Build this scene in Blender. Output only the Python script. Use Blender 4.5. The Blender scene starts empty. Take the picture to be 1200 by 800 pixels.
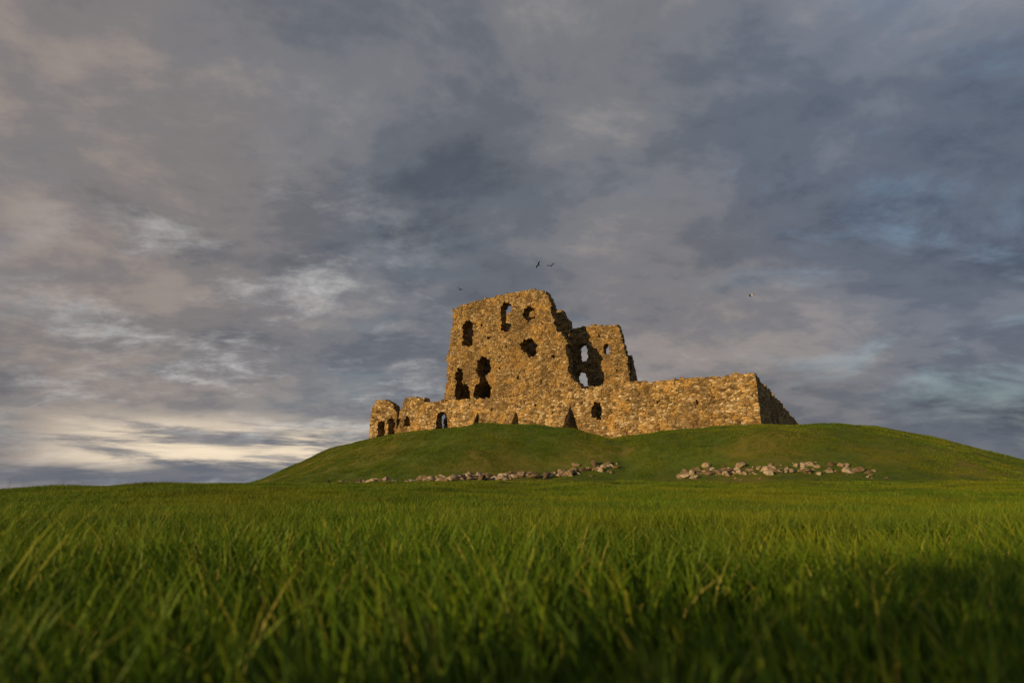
import bpy, math, random
import numpy as np
from mathutils import Vector, noise, Matrix
random.seed(7); rng=np.random.default_rng(7)
scene=bpy.context.scene
R=math.radians

# ------------------------------------------------------------------ helpers
def smooth(x,a,b):
    t=np.clip((x-a)/(b-a),0,1); return t*t*(3-2*t)
def new_obj(name,verts,faces,mat=None,parent=None,smooth_sh=False):
    me=bpy.data.meshes.new(name); me.from_pydata(verts,[],faces); me.update()
    ob=bpy.data.objects.new(name,me); scene.collection.objects.link(ob)
    if mat: me.materials.append(mat)
    if smooth_sh:
        me.polygons.foreach_set('use_smooth',[True]*len(me.polygons))
    if parent: ob.parent=parent
    return ob
def empty(name):
    e=bpy.data.objects.new(name,None); scene.collection.objects.link(e); return e
class NT:
    def __init__(s,nt): s.nt=nt; s.n=nt.nodes; s.l=nt.links
    def node(s,t,**kw):
        n=s.n.new(t)
        for k,v in kw.items(): setattr(n,k,v)
        return n
    def link(s,a,b): s.l.new(a,b)
    def val(s,sock,v):
        if hasattr(v,'links') or isinstance(v,bpy.types.NodeSocket): s.l.new(v,sock)
        else: sock.default_value=v
    def math(s,op,a,b=0.0,c=0.0,clamp=False):
        n=s.n.new('ShaderNodeMath'); n.operation=op; n.use_clamp=clamp
        s.val(n.inputs[0],a); s.val(n.inputs[1],b); s.val(n.inputs[2],c); return n.outputs[0]
    def noise(s,vec,scale,detail=4,rough=.55,dist=0):
        n=s.n.new('ShaderNodeTexNoise'); s.val(n.inputs['Vector'],vec)
        n.inputs['Scale'].default_value=scale; n.inputs['Detail'].default_value=detail
        n.inputs['Roughness'].default_value=rough; n.inputs['Distortion'].default_value=dist
        return n.outputs['Fac']
    def mapping(s,vec,scale=(1,1,1),rot=(0,0,0),loc=(0,0,0)):
        n=s.n.new('ShaderNodeMapping'); s.val(n.inputs['Vector'],vec)
        n.inputs['Scale'].default_value=scale; n.inputs['Rotation'].default_value=rot; n.inputs['Location'].default_value=loc
        return n.outputs[0]
    def ramp(s,fac,stops,interp='LINEAR'):
        n=s.n.new('ShaderNodeValToRGB'); s.val(n.inputs[0],fac); cr=n.color_ramp; cr.interpolation=interp
        while len(cr.elements)<len(stops): cr.elements.new(0.5)
        for e,(p,c) in zip(cr.elements,stops):
            e.position=p; e.color=(c[0],c[1],c[2],1) if len(c)==3 else c
        return n.outputs[0]
    def mix(s,fac,a,b,mode='MIX'):
        n=s.n.new('ShaderNodeMix'); n.data_type='RGBA'; n.blend_type=mode; n.clamp_factor=True
        s.val(n.inputs[0],fac)
        for sk,v in ((n.inputs[6],a),(n.inputs[7],b)):
            if isinstance(v,tuple): sk.default_value=(v[0],v[1],v[2],1)
            else: s.l.new(v,sk)
        return n.outputs[2]
    def mrange(s,v,a,b,c=0,d=1,interp='SMOOTHSTEP'):
        n=s.n.new('ShaderNodeMapRange'); n.interpolation_type=interp
        s.val(n.inputs[0],v); n.inputs[1].default_value=a; n.inputs[2].default_value=b
        n.inputs[3].default_value=c; n.inputs[4].default_value=d; return n.outputs[0]
def material(name):
    m=bpy.data.materials.new(name); m.use_nodes=True
    t=NT(m.node_tree); b=m.node_tree.nodes['Principled BSDF']; b.inputs['Specular IOR Level'].default_value=.2
    return m,t,b

# ------------------------------------------------------------------ terrain shape
PLAT=[(-27,112),(-26,98),(-22,84),(-13,73),(-4,68),(6,68),(12,71),(18,67),(26,62),(35,62),(41,66),(44,74),(48,90),(68,128),(50,155),(-8,155),(-26,135)]
def poly_dist(x,y,P):
    """outside distance to polygon, zero inside"""
    d=np.full(x.shape,1e9); inside=np.zeros(x.shape,bool)
    for (x0,y0),(x1,y1) in zip(P,P[1:]+P[:1]):
        ex,ey=x1-x0,y1-y0
        t=np.clip(((x-x0)*ex+(y-y0)*ey)/(ex*ex+ey*ey),0,1)
        d=np.minimum(d,np.hypot(x-x0-t*ex,y-y0-t*ey))
        c=((y0>y)!=(y1>y)); 
        if y1!=y0:
            c&=(x<(x1-x0)*(y-y0)/(y1-y0)+x0); inside^=c
    return np.where(inside,0,d)
def H(x,y):
    x=np.asarray(x,float); y=np.asarray(y,float)
    base=1.0*smooth(y,12,50)*smooth(x,-42,-10)+0.25*smooth(y,6,40)
    base=base+1.9*smooth(x,14,66)*smooth(y,28,80)
    und=.5*np.sin(x*.11+.7)*np.sin(y*.13+1.1)+.35*np.sin(x*.23+y*.19)+.25*np.sin(x*.41-y*.37+2)
    far=smooth(np.hypot(x,y),8,40)
    base=base+und*.16*far+.02*np.sin(x*1.3)*np.sin(y*1.1+1)
    d=poly_dist(x,y,PLAT)+und*1.0*far
    k=1-smooth(d,-1,20)
    h=base+(7.6-base)*k
    def g(cx,cy,sx,sy,a): return a*np.exp(-((x-cx)/sx)**2-((y-cy)/sy)**2)
    h=h+g(-1,69,9,6,.9)+g(-12,78,8,8,.5)+g(13,72,5,5,-.9)+g(14,58,7,4,1.0)+g(36,64,10,5,.2)+g(23,55,6,2.5,.6)+g(-8,58,7,3,.6)+g(3,56,5,3,-.5)+g(-14,62,5,3,-.4)
    h=h+und*.26*k+.09*np.sin(x*.9+y*.3)*np.sin(y*.8-x*.2)*far
    return h
def axis(n,c,lo=-1,hi=1):
    t=np.linspace(lo,hi,n); return c+np.sign(t)*(125*np.abs(t)+2600*np.abs(t)**9)
NX,NY=440,420
xs=axis(NX,5); ys=axis(NY,55)
X,Y=np.meshgrid(xs,ys); Z=H(X,Y)
rr=np.hypot(X,Y); Z=Z-smooth(rr,170,700)*1.5
verts=np.stack([X.ravel(),Y.ravel(),Z.ravel()],1)
i=np.arange(NX-1)[None,:]+np.arange(NY-1)[:,None]*NX; i=i.ravel()
faces=np.stack([i,i+1,i+1+NX,i+NX],1)

# ground material
gm,t,b=material('turf')
pos=t.node('ShaderNodeNewGeometry').outputs['Position']
n1=t.noise(pos,.09,5,.6); n2=t.noise(pos,.8,6,.65); n3=t.noise(t.mapping(pos,(3,3,3)),2.5,5,.7)
col=t.ramp(n2,[(.3,(.030,.062,.008)),(.5,(.075,.115,.012)),(.72,(.13,.150,.02))])
col2=t.ramp(n3,[(.3,(.035,.06,.008)),(.6,(.09,.13,.014)),(.8,(.15,.15,.03))])
c=t.mix(.45,col,col2); c=t.mix(t.mrange(n1,.46,.62,0,.7),c,(.16,.135,.025))
t.link(c,b.inputs['Base Color']); b.inputs['Roughness'].default_value=.9
bp=t.node('ShaderNodeBump'); bp.inputs['Strength'].default_value=1; bp.inputs['Distance'].default_value=.22
t.link(t.math('ADD',n2,t.math('MULTIPLY',n3,.6)),bp.inputs['Height']); t.link(bp.outputs[0],b.inputs['Normal'])
new_obj('grassy_hill_ground',verts.tolist(),faces.tolist(),gm,smooth_sh=True)

# ------------------------------------------------------------------ stone
def stone_mat(name,warm,scale,pale):
    m,t,b=material(name)
    pos=t.node('ShaderNodeNewGeometry').outputs['Position']
    nz=t.node('ShaderNodeTexNoise'); t.link(pos,nz.inputs['Vector']); nz.inputs['Scale'].default_value=1.2; nz.inputs['Detail'].default_value=3
    vm=t.node('ShaderNodeVectorMath',operation='MULTIPLY_ADD'); t.link(nz.outputs['Color'],vm.inputs[0]); vm.inputs[1].default_value=(.35,.35,.35); t.link(pos,vm.inputs[2])
    mp=t.mapping(vm.outputs[0],(scale,scale,scale*1.9))
    v=t.node('ShaderNodeTexVoronoi'); t.link(mp,v.inputs['Vector']); v.inputs['Scale'].default_value=1; v.inputs['Randomness'].default_value=.95
    e=t.node('ShaderNodeTexVoronoi',feature='DISTANCE_TO_EDGE'); t.link(mp,e.inputs['Vector']); e.inputs['Scale'].default_value=1; e.inputs['Randomness'].default_value=.95
    sep=t.node('ShaderNodeSeparateColor'); t.link(v.outputs['Color'],sep.inputs[0])
    w=warm
    c=t.ramp(sep.outputs[0],[(0,(.11*w[0],.078*w[1],.042*w[2])),(.3,(.26*w[0],.186*w[1],.095*w[2])),(.6,(.39*w[0],.285*w[1],.145*w[2])),(.85,(.51*w[0],.40*w[1],.235*w[2])),(1,(.61,.53,.38))])
    c=t.mix(t.mrange(sep.outputs[1],1-pale,1),c,(.58,.52,.41))
    fine=t.noise(pos,7,6,.7)
    c=t.mix(.55,c,t.ramp(fine,[(.25,(.28,.28,.28)),(.5,(.75,.75,.75)),(.75,(1,1,1))]),'MULTIPLY')
    c=t.mix(t.mrange(e.outputs[0],.02,.10,.7,0),c,(.12,.09,.05))
    big=t.noise(t.mapping(pos,(1,1,.6)),.28,6,.7)
    c=t.mix(t.mrange(big,.49,.61,0,.62),c,(.12,.086,.045))
    lich=t.noise(t.mapping(pos,(1,1,1),loc=(9,3,5)),.5,6,.7)
    c=t.mix(t.mrange(lich,.48,.66,0,.55),c,(.50,.32,.10))
    c=t.mix(1,c,(1.18,1.12,1.0),'MULTIPLY')
    t.link(c,b.inputs['Base Color']); b.inputs['Roughness'].default_value=.95
    bp=t.node('ShaderNodeBump'); bp.inputs['Strength'].default_value=.9; bp.inputs['Distance'].default_value=.17
    hgt=t.math('ADD',t.mrange(e.outputs[0],0,.3),t.math('MULTIPLY',fine,.9)); hgt=t.math('ADD',hgt,t.math('MULTIPLY',sep.outputs[2],.8))
    t.link(hgt,bp.inputs['Height']); t.link(bp.outputs[0],b.inputs['Normal'])
    return m
M_keep=stone_mat('keep_rubble_masonry',(.98,.95,.88),2.5,.07)
M_wall=stone_mat('curtain_rubble_masonry',(1.0,.98,.93),1.7,.25)

def pip(u,z,P):
    c=False; j=len(P)-1
    for i in range(len(P)):
        if (P[i][1]>z)!=(P[j][1]>z) and u<(P[j][0]-P[i][0])*(z-P[i][1])/(P[j][1]-P[i][1])+P[i][0]: c=not c
        j=i
    return c
def arch(u0,u1,z0,z1,k=8):
    if u0>u1:u0,u1=u1,u0
    r=(u1-u0)/2; zc=z1-min(r,(z1-z0)*.6); rz=z1-zc; m=(u0+u1)/2
    return [(u0,z0),(u1,z0)]+[(m+r*math.cos(a),zc+rz*math.sin(a)) for a in [math.pi*i/k for i in range(k+1)]]
def wall(name,o,d,nrm,outline,holes,thick,mat,parent,cell=.22,rag=.28,seed=0,hrag=.14):
    """masonry wall: cells inside the outline minus openings, given thickness along nrm, rough faces"""
    us=[p[0] for p in outline]; zs=[p[1] for p in outline]
    u0,u1,z0,z1=min(us)-.5,max(us)+.5,min(zs),max(zs)+.5
    nu=int((u1-u0)/cell)+1; nz=int((z1-z0)/cell)+1
    S=np.zeros((nu+2,nz+2),bool)
    for i in range(nu):
        for j in range(nz):
            u=u0+(i+.5)*cell; z=z0+(j+.5)*cell
            q=Vector((u*1.1+seed*7,z*1.1,seed)); w=noise.noise_vector(q)+.6*noise.noise_vector(q*2.7)
            if pip(u+w.x*rag,z+w.y*rag,outline):
                ok=True
                for h in holes:
                    if pip(u+w.x*hrag,z+w.y*hrag,h): ok=False;break
                S[i+1,j+1]=ok
    V=[];F=[];idx={}
    o=Vector(o);d=Vector(d);n=Vector(nrm)
    def vert(i,j,s):
        k=(i,j,s)
        if k in idx: return idx[k]
        u=u0+i*cell; z=z0+j*cell
        q=Vector((u,z,seed*3+s*11))
        jx=noise.noise_vector(q*3.1)*.13
        rel=noise.noise(q*.35)*.32+noise.noise(q*1.3)*.2+noise.noise(q*3.3)*.11
        dep=(rel if s==0 else thick+rel)
        if s==2: dep=thick*.33+rel
        if s==3: dep=thick*.67+rel
        p=o+d*(u+jx.x)+n*dep; V.append((p.x,p.y,z+jx.y)); idx[k]=len(V)-1; return len(V)-1
    sides=[0,2,3,1]
    for i in range(1,nu+1):
        for j in range(1,nz+1):
            if not S[i,j]: continue
            a,b_=i-1,j-1
            F.append([vert(a,b_,0),vert(a+1,b_,0),vert(a+1,b_+1,0),vert(a,b_+1,0)])
            F.append([vert(a,b_+1,1),vert(a+1,b_+1,1),vert(a+1,b_,1),vert(a,b_,1)])
            for di,dj,p,q in ((-1,0,(a,b_+1),(a,b_)),(1,0,(a+1,b_),(a+1,b_+1)),(0,-1,(a,b_),(a+1,b_)),(0,1,(a+1,b_+1),(a,b_+1))):
                if not S[i+di,j+dj]:
                    for s0,s1 in zip(sides,sides[1:]):
                        F.append([vert(*p,s0),vert(*q,s0),vert(*q,s1),vert(*p,s1)])
    ob=new_obj(name,V,F,mat,parent)
    import bmesh
    bm=bmesh.new(); bm.from_mesh(ob.data); bmesh.ops.recalc_face_normals(bm,faces=bm.faces); bm.to_mesh(ob.data); bm.free()
    return ob

a27=R(27); DL=(-math.cos(a27),math.sin(a27),0); DN=(math.sin(a27),math.cos(a27),0)
A=(30.5,70,0)
def P(u,off): return (A[0]+DL[0]*u+DN[0]*off, A[1]+DL[1]*u+DN[1]*off,0)
castle=empty('ruined_castle')
# courtyard front wall
Wout=[(0,5),(0,15.1),(2.5,15.2),(4.6,15),(8.9,15.2),(13.4,15.1),(15.8,15.4),(18.8,15.4),(20.7,15.2),(22.6,14.8),(27.2,14.7),(32.8,14.8),(40.2,14.8),(46.1,15),(50.4,15),(50.6,15.8),(54.5,16),(55.1,14.3),(55.8,13.5),(56.3,14.1),(56.9,14.9),(58.5,16),(60.7,15.9),(61.3,14.7),(61.6,12.2),(61.5,5)]
Wh=[arch(20.2,21.7,10.6,12.8),arch(45.8,47.9,8.2,13.2),arch(58.4,59.9,7.6,12.4),arch(56.2,57.7,8,12.9),arch(53.2,54.3,11.1,12.8),
    arch(12.2,12.5,12.0,12.5),arch(7.2,7.5,11.7,12.3),arch(30.2,30.6,12.8,13.3),arch(37.4,37.8,12.7,13.2),
    [(55.2,11),(55.9,11),(55.9,13.8),(55.3,13.8)]]
wall('courtyard_front_wall',P(0,0),DL,DN,Wout,Wh,1.8,M_wall,castle,seed=1,rag=.14)
# courtyard right side wall
def ragtop(L,z0,zt,amp,seed,step=1.6):
    pts=[(0,z0),(0,zt)]; u=step
    while u<L: pts.append((u,zt+amp*noise.noise(Vector((u*.35,seed,0))))); u+=step
    return pts+[(L,zt-amp),(L,z0)]
side=ragtop(66,5,15.0,.9,3)
a30=R(30.6); DS=(math.sin(a30),math.cos(a30),0); DSN=(-math.cos(a30),math.sin(a30),0)
wall('courtyard_side_wall',P(0,1.85),DS,DSN,side,[arch(18,19,11,12.6),arch(34,35,11,12.6)],1.6,M_wall,castle,seed=2,cell=.28)
wall('courtyard_rear_wall',P(-2.5,66),DL,DN,ragtop(63,5,12.5,1.4,5),[],1.6,M_wall,castle,seed=3,cell=.4)
wall('courtyard_left_wall',P(61,1.9),DN,(-DL[0],-DL[1],0),[(0,5),(0,15.6),(3,15),(5,13),(9,11.5),(16,11),(24,10),(40,10.5),(63,9.5),(63,5)],[arch(1.5,3,8,12)],1.5,M_wall,castle,seed=4,cell=.3)
# keep
Kout=[(50.6,6),(50.4,16),(50.2,20.5),(49.8,22.6),(50.3,23.2),(49.9,24.3),(49.4,27.4),(49.3,30.6),(49.2,32.5),(46.7,33.2),(44.1,33.4),(41.5,33.7),(38.6,33.7),(35.7,33.9),(33.3,33.7),(31.4,33.2),(30.6,32.1),(30.2,30.4),(29.8,28.3),(29.3,26.2),(28.1,25.1),(27.4,23.9),(27.7,22.3),(27.2,20.4),(27.3,18.9),(26.4,17.6),(25.4,16.6),(25.0,13.5),(24.6,6)]
Kh=[arch(47.2,44.9,25.4,30.0),
    [(39.5,27.4),(39.4,30),(39.6,31.2),(38.9,32.5),(37.8,32.3),(37.3,31),(37.9,29.8),(37.5,28.2),(37.9,27)],
    [(35.2,29.6),(34.9,30.6),(33.8,30.8),(33.0,30.2),(33.1,28.7),(34.3,28.4),(35.1,28.8)],
    [(36,24.6),(35.1,25.2),(33.6,25.2),(32.7,24.2),(32.9,22),(34.2,21.7),(34.4,22.7),(35.6,23.6)],
    [(48.2,16),(48.4,20),(47.8,21.8),(47.0,21.2),(46.9,19),(45.6,18.3),(45.2,16)],
    [(44.5,15.5),(44.4,18),(43.4,19),(44.2,20.3),(44.0,22.6),(42.9,23.1),(41.6,22.6),(41.3,20.5),(42.3,19.6),(41.4,18.3),(41.2,15.5)],
    arch(43.5,43.1,28.4,28.9),arch(41.9,41.5,26.0,26.5),arch(38.5,38.1,24.3,24.8),arch(31.9,31.5,27.2,27.7),arch(39.9,39.5,20.5,21),arch(30,29.6,21.4,21.9),arch(36.5,36.1,18.6,19.1),arch(32.2,31.8,17.6,18.1)]
wall('keep_front_wall',P(0,6),DL,DN,Kout,Kh,2.2,M_keep,castle,seed=5,cell=.2,rag=.3,hrag=.25)
wall('keep_left_wall',P(50,8.2),DN,(-DL[0],-DL[1],0),[(0,6),(0,32.3),(3,32.6),(7,31.5),(9,29),(9.5,6)],[arch(3,4.6,24,28)],2,M_keep,castle,seed=6,cell=.3)
wall('keep_rear_wall',P(0,16),DL,DN,[(50.2,6),(50.2,29),(47.6,30),(46,32),(44.5,33.2),(41,34.8),(38,35.4),(35.8,35.4),(35,34),(34.6,32.9),(34.2,32.9),(33.6,33.1),(32.2,32.7),(31.9,31.8),(31,30.8),(30.6,28.0),(30.2,26),(30.0,20.5),(29.8,6)],
     [],2,M_keep,castle,seed=7,cell=.24)
wall('keep_right_wall',P(31.6,8.25),DN,DL,[(0,6),(0,21),(1.5,19),(3,20),(5,23.5),(6.5,27),(7.7,29),(7.7,6)],[arch(3.4,5,15,18.5)],1.9,M_keep,castle,seed=8,cell=.24)
# rear wing
wall('wing_front_wall',P(0,14),DL,DN,[(30.4,6),(30.2,27.4),(29.9,28.0),(29.3,28.4),(26.4,28.5),(23.4,28.3),(21.4,27.9),(21.0,26.6),(20.5,25.0),(20.2,23.2),(19.9,20),(19.7,6)],
     [arch(28.5,26.9,22.4,25.5),arch(23.9,22.9,23.1,24.9),[(29.2,18),(29.2,20),(28.4,20.8),(27.2,20.2),(26.9,18)],arch(25.4,25.1,21,21.5),arch(24.8,24.5,26.3,26.7),arch(22,21.7,20,20.5)],1.5,M_keep,castle,seed=9,cell=.2)
wall('wing_side_wall',P(19.7,15.5),DN,DL,[(0,6),(0,22.8),(1.2,23),(2.3,22),(2.8,18),(3.6,16),(4,6)],[],1.4,M_keep,castle,seed=10)
# buttresses: sloping wedge courses
def buttress(name,u,w,zt,zb,proj,seed):
    nzl=14; nw=5; V=[];F=[]
    nd=5
    def pt(a,bz,cf):
        z=zb+(zt-zb)*bz; pr=proj*(1-bz)*cf
        q=Vector((u+a*w,z*1.1,seed+cf*3)); r=noise.noise_vector(q*1.6)*.16
        p=P(u+a*w+r.x,-pr+.35+r.y); return (p[0],p[1],z+r.z*.6)
    for k in range(nzl+1):
        row=[pt(0,k/nzl,c/nd) for c in range(nd+1)]+[pt(a/nw,k/nzl,1) for a in range(1,nw+1)]+[pt(1,k/nzl,1-c/nd) for c in range(1,nd+1)]
        V+=row
    L=2*nd+nw+1
    for k in range(nzl):
        for a in range(L-1):
            F.append([k*L+a,k*L+a+1,(k+1)*L+a+1,(k+1)*L+a])
    new_obj(name,V,F,M_wall,castle)
buttress('buttress_1',40.3,1.3,13.0,6.0,5.0,1)
buttress('buttress_2',33.6,1.3,12.9,6.0,5.0,2)
buttress('buttress_3',24.9,1.5,13.0,6.0,6.4,3)

# ------------------------------------------------------------------ fallen stones
sm,t,b=material('fieldstone')
pos=t.node('ShaderNodeNewGeometry').outputs['Position']
at=t.node('ShaderNodeAttribute',attribute_name='rnd')
c=t.ramp(at.outputs['Fac'],[(0,(.12,.085,.055)),(.4,(.25,.19,.13)),(.75,(.37,.30,.22)),(1,(.52,.46,.37))])
c=t.mix(.8,c,t.ramp(t.noise(pos,5,6,.7),[(.35,(.28,.28,.20)),(.6,(.95,.95,.95))]),'MULTIPLY')
t.link(c,b.inputs['Base Color']); b.inputs['Roughness'].default_value=.95
bp=t.node('ShaderNodeBump'); bp.inputs['Distance'].default_value=.08; t.link(t.noise(pos,5,6,.7),bp.inputs['Height']); t.link(bp.outputs[0],b.inputs['Normal'])
import bmesh
tmp=bmesh.new(); bmesh.ops.create_icosphere(tmp,subdivisions=2,radius=1); tmp.verts.ensure_lookup_table()
IV=[v.co.copy() for v in tmp.verts]; IF=[[v.index for v in f.verts] for f in tmp.faces]; tmp.free()
stone_xy=[]
def stones(name,path,count,spread,smin,smax,lift=0.0):
    V=[];F=[];rn=[]
    cl=[random.random() for _ in range(16)]
    for k in range(count):
        s=(random.random() if random.random()<.55 else min(max(random.choice(cl)+random.gauss(0,.02),0),.999))*(len(path)-1); i=int(s); f=s-i
        x=path[i][0]*(1-f)+path[i+1][0]*f+random.gauss(0,.4); y=path[i][1]*(1-f)+path[i+1][1]*f+random.gauss(0,spread)
        r=smin+(smax-smin)*random.random()**2.4
        z=float(H(x,y))+r*random.uniform(-.15,.3)+lift; stone_xy.append((x,y))
        rot=Matrix.Rotation(random.uniform(0,6.3),3,'Z')@Matrix.Rotation(random.uniform(-.6,.6),3,'X')
        sc=Vector((r*random.uniform(.9,1.6),r*random.uniform(.7,1.1),r*random.uniform(.55,.9))); q0=random.random()*50; c0=random.random()
        pl=[(Vector((random.gauss(0,1),random.gauss(0,1),random.gauss(0,1))).normalized(),random.uniform(.4,.75)) for _ in range(11)]
        b0=len(V)
        for v in IV:
            p=v.copy()
            for nn,dd in pl:
                e=p.dot(nn)-dd
                if e>0: p-=nn*e
            p*=1+.15*noise.noise(v*1.5+Vector((q0,0,0)))
            p=rot@Vector((p.x*sc.x,p.y*sc.y,p.z*sc.z)); V.append((x+p.x,y+p.y,z+p.z)); rn.append(c0)
        F+=[[a+b0 for a in f] for f in IF]
    ob=new_obj(name,V,F,sm); at=ob.data.attributes.new('rnd','FLOAT','POINT'); at.data.foreach_set('value',rn)
stones('fallen_stones',[(-14.8,48.2),(-11.5,49.2),(-8,50.3),(-4,51.4),(0,52.6),(5,53.8),(9.8,54.6)],480,.6,.17,.58,.03)
stones('fallen_stones.001',[(14.5,51),(17,50.4),(19,48.8),(21.5,48),(24.5,47.8),(28.6,46.3)],190,.85,.12,.54)

# ------------------------------------------------------------------ grass
bm_,t,b=material('grass_blade')
pos=t.node('ShaderNodeNewGeometry').outputs['Position']
rn=t.node('ShaderNodeAttribute',attribute_name='rnd').outputs['Fac']; hh=t.node('ShaderNodeAttribute',attribute_name='hgt').outputs['Fac']
c=t.ramp(rn,[(0,(.050,.115,.006)),(.45,(.090,.180,.008)),(.8,(.165,.250,.012)),(.93,(.26,.30,.02)),(1,(.40,.32,.08))])
big=t.noise(pos,.16,4,.6); c=t.mix(t.mrange(big,.42,.62,0,.6),c,(.215,.220,.014))
b2=t.noise(t.mapping(pos,(1,1,0),loc=(4,9,0)),.55,4,.6); c=t.mix(t.mrange(b2,.5,.66,0,.65),c,(.040,.100,.008))
b3=t.noise(t.mapping(pos,(1,1,0),loc=(14,2,0)),.12,4,.6); c=t.mix(t.mrange(b3,.48,.62,0,.45),c,(.055,.095,.012))
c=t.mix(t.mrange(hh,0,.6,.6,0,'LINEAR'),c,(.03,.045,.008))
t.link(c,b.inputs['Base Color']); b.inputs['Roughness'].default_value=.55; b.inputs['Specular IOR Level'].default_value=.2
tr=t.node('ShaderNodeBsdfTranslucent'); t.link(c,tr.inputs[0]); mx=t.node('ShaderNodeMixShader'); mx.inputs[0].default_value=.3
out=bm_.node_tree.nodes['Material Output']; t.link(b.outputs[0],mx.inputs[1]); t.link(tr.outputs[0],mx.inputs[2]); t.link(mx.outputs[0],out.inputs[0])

gcol=bpy.data.collections.new('grass_patches')
def patch(name,size,count,hmin,hmax,wid,seg,lean,seed,gauss=False):
    r=random.Random(seed); V=[];F=[];rnd=[];hg=[]
    for _ in range(count):
        if gauss: x=r.gauss(0,size*.25); y=r.gauss(0,size*.25)
        else: x=r.uniform(-size,size)*.66; y=r.uniform(-size,size)*.66
        h=hmin+(hmax-hmin)*r.random()**1.3; w=wid*r.uniform(.5,1.5); a=r.uniform(0,6.28)
        la=r.gauss(.3,1.3); ln=h*lean*r.uniform(.1,1.4); fx,fy=math.cos(la)*ln,math.sin(la)*ln
        wx,wy=math.cos(a)*w/2,math.sin(a)*w/2; c0=r.random(); b0=len(V)
        for s in range(seg+1):
            k=s/seg; ww=(1-k**1.8)*(.7+.6*k*(1-k)*2); cx=x+fx*k*k; cy=y+fy*k*k; cz=h*(k-.18*lean*k*k)-.01
            if s<seg: V+= [(cx-wx*ww,cy-wy*ww,cz),(cx+wx*ww,cy+wy*ww,cz)]; rnd+=[c0]*2; hg+=[k]*2
            else: V.append((cx,cy,cz)); rnd.append(c0); hg.append(1)
        for s in range(seg-1): F.append([b0+2*s,b0+2*s+1,b0+2*s+3,b0+2*s+2])
        F.append([b0+2*seg-2,b0+2*seg-1,b0+2*seg])
    me=bpy.data.meshes.new(name); me.from_pydata(V,[],F); me.materials.append(bm_)
    me.attributes.new('rnd','FLOAT','POINT').data.foreach_set('value',rnd)
    me.attributes.new('hgt','FLOAT','POINT').data.foreach_set('value',hg)
    ob=bpy.data.objects.new(name,me); gcol.objects.link(ob)
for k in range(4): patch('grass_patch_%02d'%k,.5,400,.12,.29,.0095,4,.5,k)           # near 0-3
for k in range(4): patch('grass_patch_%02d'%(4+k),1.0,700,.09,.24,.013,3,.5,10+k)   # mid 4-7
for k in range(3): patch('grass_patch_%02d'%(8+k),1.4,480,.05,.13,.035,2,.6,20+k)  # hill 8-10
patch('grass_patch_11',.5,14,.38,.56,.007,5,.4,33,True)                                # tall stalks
pts=[];idx=[];scl=[]
SX=np.array(stone_xy)
def scatter(y0,y1,step,ids,wfac,pad,smin=.85,smax=1.15,jit=.3):
    y=y0
    while y<y1:
        x=-(abs(y)*wfac+pad)
        while x<abs(y)*wfac+pad:
            px=x+random.uniform(-jit,jit)*step; py=y+random.uniform(-jit,jit)*step
            ok=True; sc_=random.uniform(smin,smax)
            if y>30:
                dm=np.min(np.hypot(SX[:,0]-px,SX[:,1]-py))
                if dm<.35: ok=False
                elif dm<2.5: sc_*=.65
                # not inside the castle walls
                ex,ey=px-A[0],py-A[1]; uu=ex*DL[0]+ey*DL[1]; oo=ex*DN[0]+ey*DN[1]
                if oo>-.3 and -.5<uu<62: ok=False
            if ok: pts.append((px,py)); idx.append(random.choice(ids)); scl.append(sc_)
            x+=step
        y+=step
scatter(.25,8,.5,[0,1,2,3],1.0,1.6)
scatter(8,34,1.0,[4,5,6,7],1.0,3)
scatter(34,92,1.45,[8,9,10],.95,4,.7,1.2,.4)
for x,y in [(-1.75,2.1),(-1.45,1.9),(-1.9,2.4),(-1.25,1.7),(-1.6,2.3),(-1.35,1.75),(-1.65,1.95),(2.6,3.1),(-2.9,3.4),(-4.1,4.8),(3.9,5),(1.4,4.6)]:
    pts.append((x,y)); idx.append(11); scl.append(1.0)
pa=np.array(pts); za=H(pa[:,0],pa[:,1])
gx=(H(pa[:,0]+.5,pa[:,1])-H(pa[:,0]-.5,pa[:,1])); gy=(H(pa[:,0],pa[:,1]+.5)-H(pa[:,0],pa[:,1]-.5))
gv=[(x,y,z) for (x,y),z in zip(pts,za)]
rots=[]
for a_,b_,ii in zip(gx,gy,idx):
    yaw=random.uniform(-.7,.7)+(random.choice([0,3.14159]) if ii<11 else 0)
    q=Vector((-a_,-b_,1)).normalized(); M=Vector((0,0,1)).rotation_difference(q).to_matrix()@Matrix.Rotation(yaw,3,'Z')
    rots+=list(M.to_euler('XYZ'))
go=new_obj('grass',gv,[])
me=go.data
me.attributes.new('idx','INT','POINT').data.foreach_set('value',idx)
me.attributes.new('scl','FLOAT','POINT').data.foreach_set('value',scl)
me.attributes.new('rot','FLOAT_VECTOR','POINT').data.foreach_set('vector',rots)
ng=bpy.data.node_groups.new('grass_scatter','GeometryNodeTree')
ng.interface.new_socket('Geometry',in_out='INPUT',socket_type='NodeSocketGeometry'); ng.interface.new_socket('Geometry',in_out='OUTPUT',socket_type='NodeSocketGeometry')
N=ng.nodes; L=ng.links
gi=N.new('NodeGroupInput'); gout=N.new('NodeGroupOutput'); ip=N.new('GeometryNodeInstanceOnPoints')
ci=N.new('GeometryNodeCollectionInfo'); ci.inputs['Collection'].default_value=gcol; ci.inputs['Separate Children'].default_value=True; ci.inputs['Reset Children'].default_value=True
def na(nm,ty):
    n=N.new('GeometryNodeInputNamedAttribute'); n.data_type=ty; n.inputs[0].default_value=nm; return n.outputs[0]
L.new(gi.outputs[0],ip.inputs['Points']); L.new(ci.outputs[0],ip.inputs['Instance']); ip.inputs['Pick Instance'].default_value=True
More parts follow.
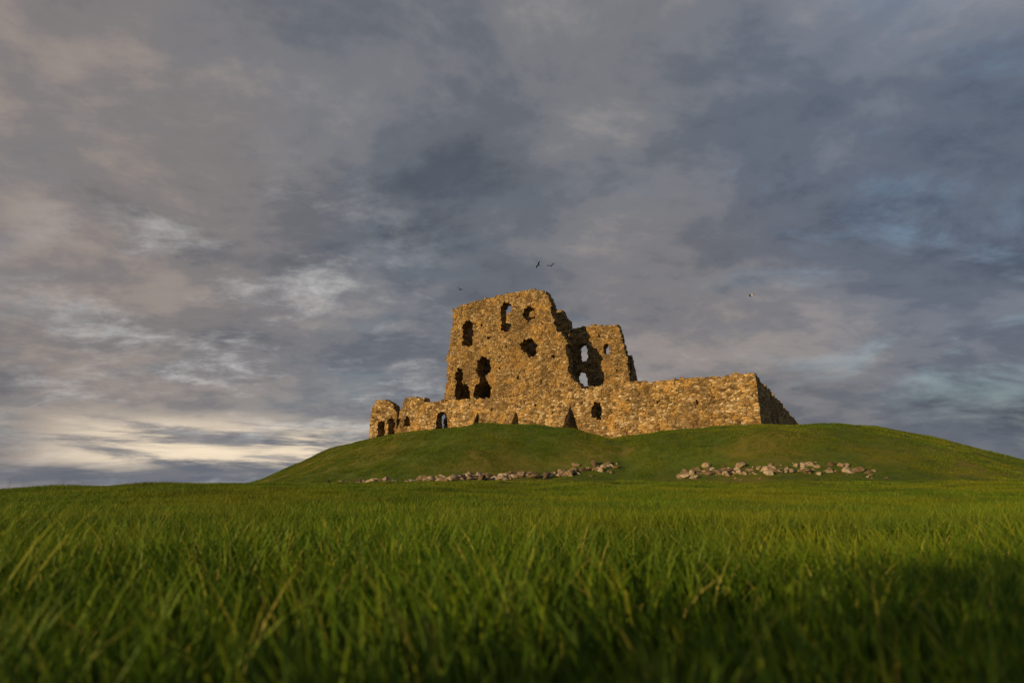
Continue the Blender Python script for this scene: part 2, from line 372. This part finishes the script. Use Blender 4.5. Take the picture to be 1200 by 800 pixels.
L.new(na('idx','INT'),ip.inputs['Instance Index']); L.new(na('rot','FLOAT_VECTOR'),ip.inputs['Rotation']); L.new(na('scl','FLOAT'),ip.inputs['Scale'])
L.new(ip.outputs[0],gout.inputs[0])
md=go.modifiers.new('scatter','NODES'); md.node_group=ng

# unseen bush added behind the camera to cast shadow on the near grass
lm,t,b=material('shadow_bush_leaves')
pos=t.node('ShaderNodeNewGeometry').outputs['Position']
t.link(t.ramp(t.noise(pos,9,4),[(.3,(.02,.045,.012)),(.7,(.07,.11,.03))]),b.inputs['Base Color'])
V=[];F=[]
bc=(-2.1,-1.4)
for k in range(4600):
    d=Vector((random.gauss(0,1),random.gauss(0,1),random.gauss(0,1))).normalized()*random.random()**.4
    q=noise.noise(d*2.5)*.45+1
    p=Vector((bc[0]+d.x*.6*q,bc[1]+d.y*.7*q,float(H(*bc))+.60+d.z*.62*q))
    u=Vector((random.gauss(0,1),random.gauss(0,1),random.gauss(0,1))).normalized(); v=u.orthogonal().normalized()
    b0=len(V); V+=[p-v*.014,p+u*.045-v*.003,p+u*.06,p+v*.014]; F.append([b0,b0+1,b0+2,b0+3])
for k in range(9):
    a=k*.7; r0=.02; tip=Vector((bc[0]+math.cos(a)*.35,bc[1]+math.sin(a)*.45,float(H(*bc))+.9)); ba=Vector((bc[0]+math.cos(a)*.04,bc[1]+math.sin(a)*.04,float(H(*bc))-.05))
    b0=len(V)
    for j in range(5): V.append(ba+Vector((math.cos(j*1.257)*r0,math.sin(j*1.257)*r0,0)))
    V.append(tip)
    for j in range(5): F.append([b0+j,b0+(j+1)%5,b0+5])
new_obj('added_shadow_bush',[tuple(v) for v in V],F,lm)

# ------------------------------------------------------------------ birds
def bird_mat(name,c):
    m,t,b=material(name); pos=t.node('ShaderNodeNewGeometry').outputs['Position']
    t.link(t.mix(t.noise(pos,9,3),c,tuple(v*.6 for v in c)),b.inputs['Base Color']); return m
MB=bird_mat('dark_feathers',(.012,.011,.012)); MG=bird_mat('gull_feathers',(.5,.49,.46))
def bird(name,loc,heading,bank,span,flap,mat):
    V=[];F=[]; 
    prof=[(-.36,.012,0),(-.30,.05,0),(-.2,.055,0),(-.08,.10,0),(.08,.12,0),(.2,.09,.01),(.27,.075,.03),(.34,.07,.04),(.39,.035,.035),(.46,.005,.02)]
    n=8
    for x,r,z in prof:
        for k in range(n):
            a=6.283*k/n; V.append((x,math.cos(a)*r*.9,z+math.sin(a)*r*(.4 if x<-.25 else .9)))
    for s in range(len(prof)-1):
        for k in range(n): F.append([s*n+k,s*n+(k+1)%n,(s+1)*n+(k+1)%n,(s+1)*n+k])
    F.append(list(range(n))[::-1]); F.append([(len(prof)-1)*n+k for k in range(n)])
    b0=len(V); V+=[(-.28,-.03,0),(-.28,.03,0),(-.52,.11,0),(-.55,0,0),(-.52,-.11,0)]; F.append([b0,b0+1,b0+2,b0+3,b0+4])
    for sd in (-1,1):
        st=[(0.05,.2,-.16,.0),(.3,.28,-.18,.5),(.6,.26,-.16,1.0),(.85,.14,-.17,.9),(1.05,.0,-.16,.75),(1.15,-.1,-.15,.6)]
        b0=len(V)
        for y,le,te,up in st:
            for dz in (.015,-.015): V+=[(le,sd*y,up*flap+dz),(te,sd*y,up*flap+dz)]
        for k in range(len(st)-1):
            q=b0+4*k; w=q+4
            F+=[[q,q+1,w+1,w],[q+2,w+2,w+3,q+3],[q,w,w+2,q+2],[q+1,q+3,w+3,w+1]]
    ob=new_obj(name,V,F,mat); ob.location=loc; s=span/2.3; ob.scale=(s,s,s); ob.rotation_euler=(bank,0,heading)
bird('jackdaw',(3.0,60,25.4),R(215),R(40),.95,.45,MB)
bird('jackdaw.001',(4.4,59.5,25.1),R(75),R(-14),1.0,.45,MB)
bird('jackdaw.002',(-6.6,68,25.4),R(60),R(25),1.05,.4,MB)
bird('gull',(26.7,60,21.7),R(120),R(-15),1.2,.4,MG)

# ------------------------------------------------------------------ light and sky
SE=9
sun_dir=Vector((-.76,-.65,0)).normalized()*math.cos(R(SE))+Vector((0,0,math.sin(R(SE))))
sl=bpy.data.lights.new('sun','SUN'); sl.energy=5.0; sl.angle=R(.5); sl.color=(1,.68,.32)
so=bpy.data.objects.new('sun',sl); scene.collection.objects.link(so); so.rotation_euler=(-sun_dir).to_track_quat('-Z','Y').to_euler(); so.location=(-40,-40,40)
w=bpy.data.worlds.new('World'); scene.world=w; w.use_nodes=True; w.node_tree.nodes.clear(); t=NT(w.node_tree)
sk=t.node('ShaderNodeTexSky'); sk.sky_type='NISHITA'; sk.sun_disc=False; sk.sun_elevation=R(SE); sk.sun_rotation=math.atan2(sun_dir.x,sun_dir.y)%(2*math.pi)
bgs=t.node('ShaderNodeBackground'); t.link(sk.outputs[0],bgs.inputs[0]); bgs.inputs[1].default_value=.15
D=t.node('ShaderNodeTexCoord').outputs['Generated']
nm=t.node('ShaderNodeVectorMath',operation='NORMALIZE'); t.link(D,nm.inputs[0]); D=nm.outputs[0]
sp=t.node('ShaderNodeSeparateXYZ'); t.link(D,sp.inputs[0]); zz=t.math('MAXIMUM',sp.outputs[2],0)
den=t.math('ADD',zz,.26)
cb=t.node('ShaderNodeCombineXYZ'); t.link(t.math('DIVIDE',sp.outputs[0],den),cb.inputs[0]); t.link(t.math('DIVIDE',sp.outputs[1],den),cb.inputs[1]); Pn=cb.outputs[0]
def lobe(v,inner,outer):
    v=Vector(v).normalized(); n=t.node('ShaderNodeVectorMath',operation='DOT_PRODUCT'); t.link(D,n.inputs[0]); n.inputs[1].default_value=v
    return t.mrange(n.outputs['Value'],math.cos(R(outer)),math.cos(R(inner)))
big=t.noise(t.mapping(Pn,(.8,1.0,1),(0,0,R(-30)),(3.1,1.7,0)),1.0,3,.5,.6)
med=t.noise(t.mapping(Pn,(1,1.3,1),(0,0,R(-35)),(7.3,2.2,0)),2.3,9,.6,.3)
fin=t.noise(t.mapping(Pn,(1,1.1,1),(0,0,R(-15)),(1.3,5.2,0)),9,8,.62,.2)
val=t.math('ADD',t.math('ADD',t.math('MULTIPLY',big,.38),t.math('MULTIPLY',med,.46)),t.math('MULTIPLY',fin,.16))
left=lobe((-.66,.66,.36),3,30); lowl=lobe((-.40,.90,.16),2,25); behind=lobe((.3,.93,.22),2,20); rlow=lobe((.7,.7,.12),5,30); rtop=lobe((.62,.6,.5),3,28); cen=lobe((-.3,.8,.45),2,24); top=lobe((-.1,.7,.7),4,30)
for L_,s_ in ((left,.06),(lowl,.015),(behind,.055),(rlow,-.055),(cen,-.045),(top,-.025)):
    val=t.math('ADD',val,t.math('MULTIPLY',L_,s_))
cc=t.ramp(val,[(.35,(.088,.101,.128)),(.44,(.134,.147,.174)),(.51,(.186,.192,.213)),(.59,(.265,.254,.257)),(.69,(.40,.375,.365))],'EASE')
cc=t.mix(t.math('MULTIPLY',left,.7),cc,t.mix(1,cc,(1.27,1.07,.91),'MULTIPLY'))
cc=t.mix(t.math('MULTIPLY',behind,.6),cc,t.mix(1,cc,(1.15,1.03,.95),'MULTIPLY'))
cc=t.mix(t.math('MULTIPLY',rtop,.7),cc,t.mix(1,cc,(.90,1.02,1.20),'MULTIPLY'))
# broken, brighter cloud low on the left
brk=t.noise(t.mapping(Pn,(1.0,1.4,1),(0,0,R(-20)),(2.2,8.4,0)),2.6,9,.66,.15)
bm2=t.math('MULTIPLY',t.mrange(brk,.48,.76),t.math('ADD',t.math('MULTIPLY',lowl,.85),.02),clamp=True)
cc=t.mix(bm2,cc,(.62,.61,.60))
# pale clearing along the left horizon, behind long flat bars of cloud
az=lobe((-.44,.895,.075),2,16)
band=t.math('MULTIPLY',t.mrange(zz,.025,.05),t.mrange(zz,.075,.135,1,0))
bars=t.noise(t.mapping(D,(3,3,24)),1.6,6,.6,.3)
gl=t.math('MULTIPLY',t.math('MULTIPLY',az,band),t.mrange(bars,.36,.54),clamp=True)
cc=t.mix(gl,cc,(.92,.76,.56))
dk=t.math('MULTIPLY',t.mrange(zz,.02,.14,1,0),t.mrange(bars,.42,.62,.6,0))
cc=t.mix(dk,cc,(.105,.125,.165))
bgc=t.node('ShaderNodeBackground'); t.link(cc,bgc.inputs[0]); bgc.inputs[1].default_value=1.0
gap=t.noise(t.mapping(Pn,(1,1.4,1),(0,0,R(-25)),(5.5,.4,0)),1.9,8,.62,.4)
gf=t.math('MULTIPLY',t.mrange(gap,.5,.74),t.math('ADD',.13,t.math('MULTIPLY',rtop,.45)),clamp=True)
ms=t.node('ShaderNodeMixShader'); t.link(gf,ms.inputs[0]); t.link(bgc.outputs[0],ms.inputs[1]); t.link(bgs.outputs[0],ms.inputs[2])
ow=t.node('ShaderNodeOutputWorld'); t.link(ms.outputs[0],ow.inputs[0])

# ------------------------------------------------------------------ camera
cam=bpy.data.cameras.new('camera'); co=bpy.data.objects.new('camera',cam); scene.collection.objects.link(co); scene.camera=co
cam.lens=20; cam.sensor_width=36; cam.clip_start=.05; cam.clip_end=8000
co.location=(0,0,float(H(0,0))+.4); co.rotation_euler=(R(90)+math.atan(178.7/667),0,0)
cam.dof.use_dof=True; cam.dof.focus_distance=60; cam.dof.aperture_fstop=1.7
scene.view_settings.view_transform='Standard'; scene.view_settings.look='None'; scene.view_settings.exposure=0
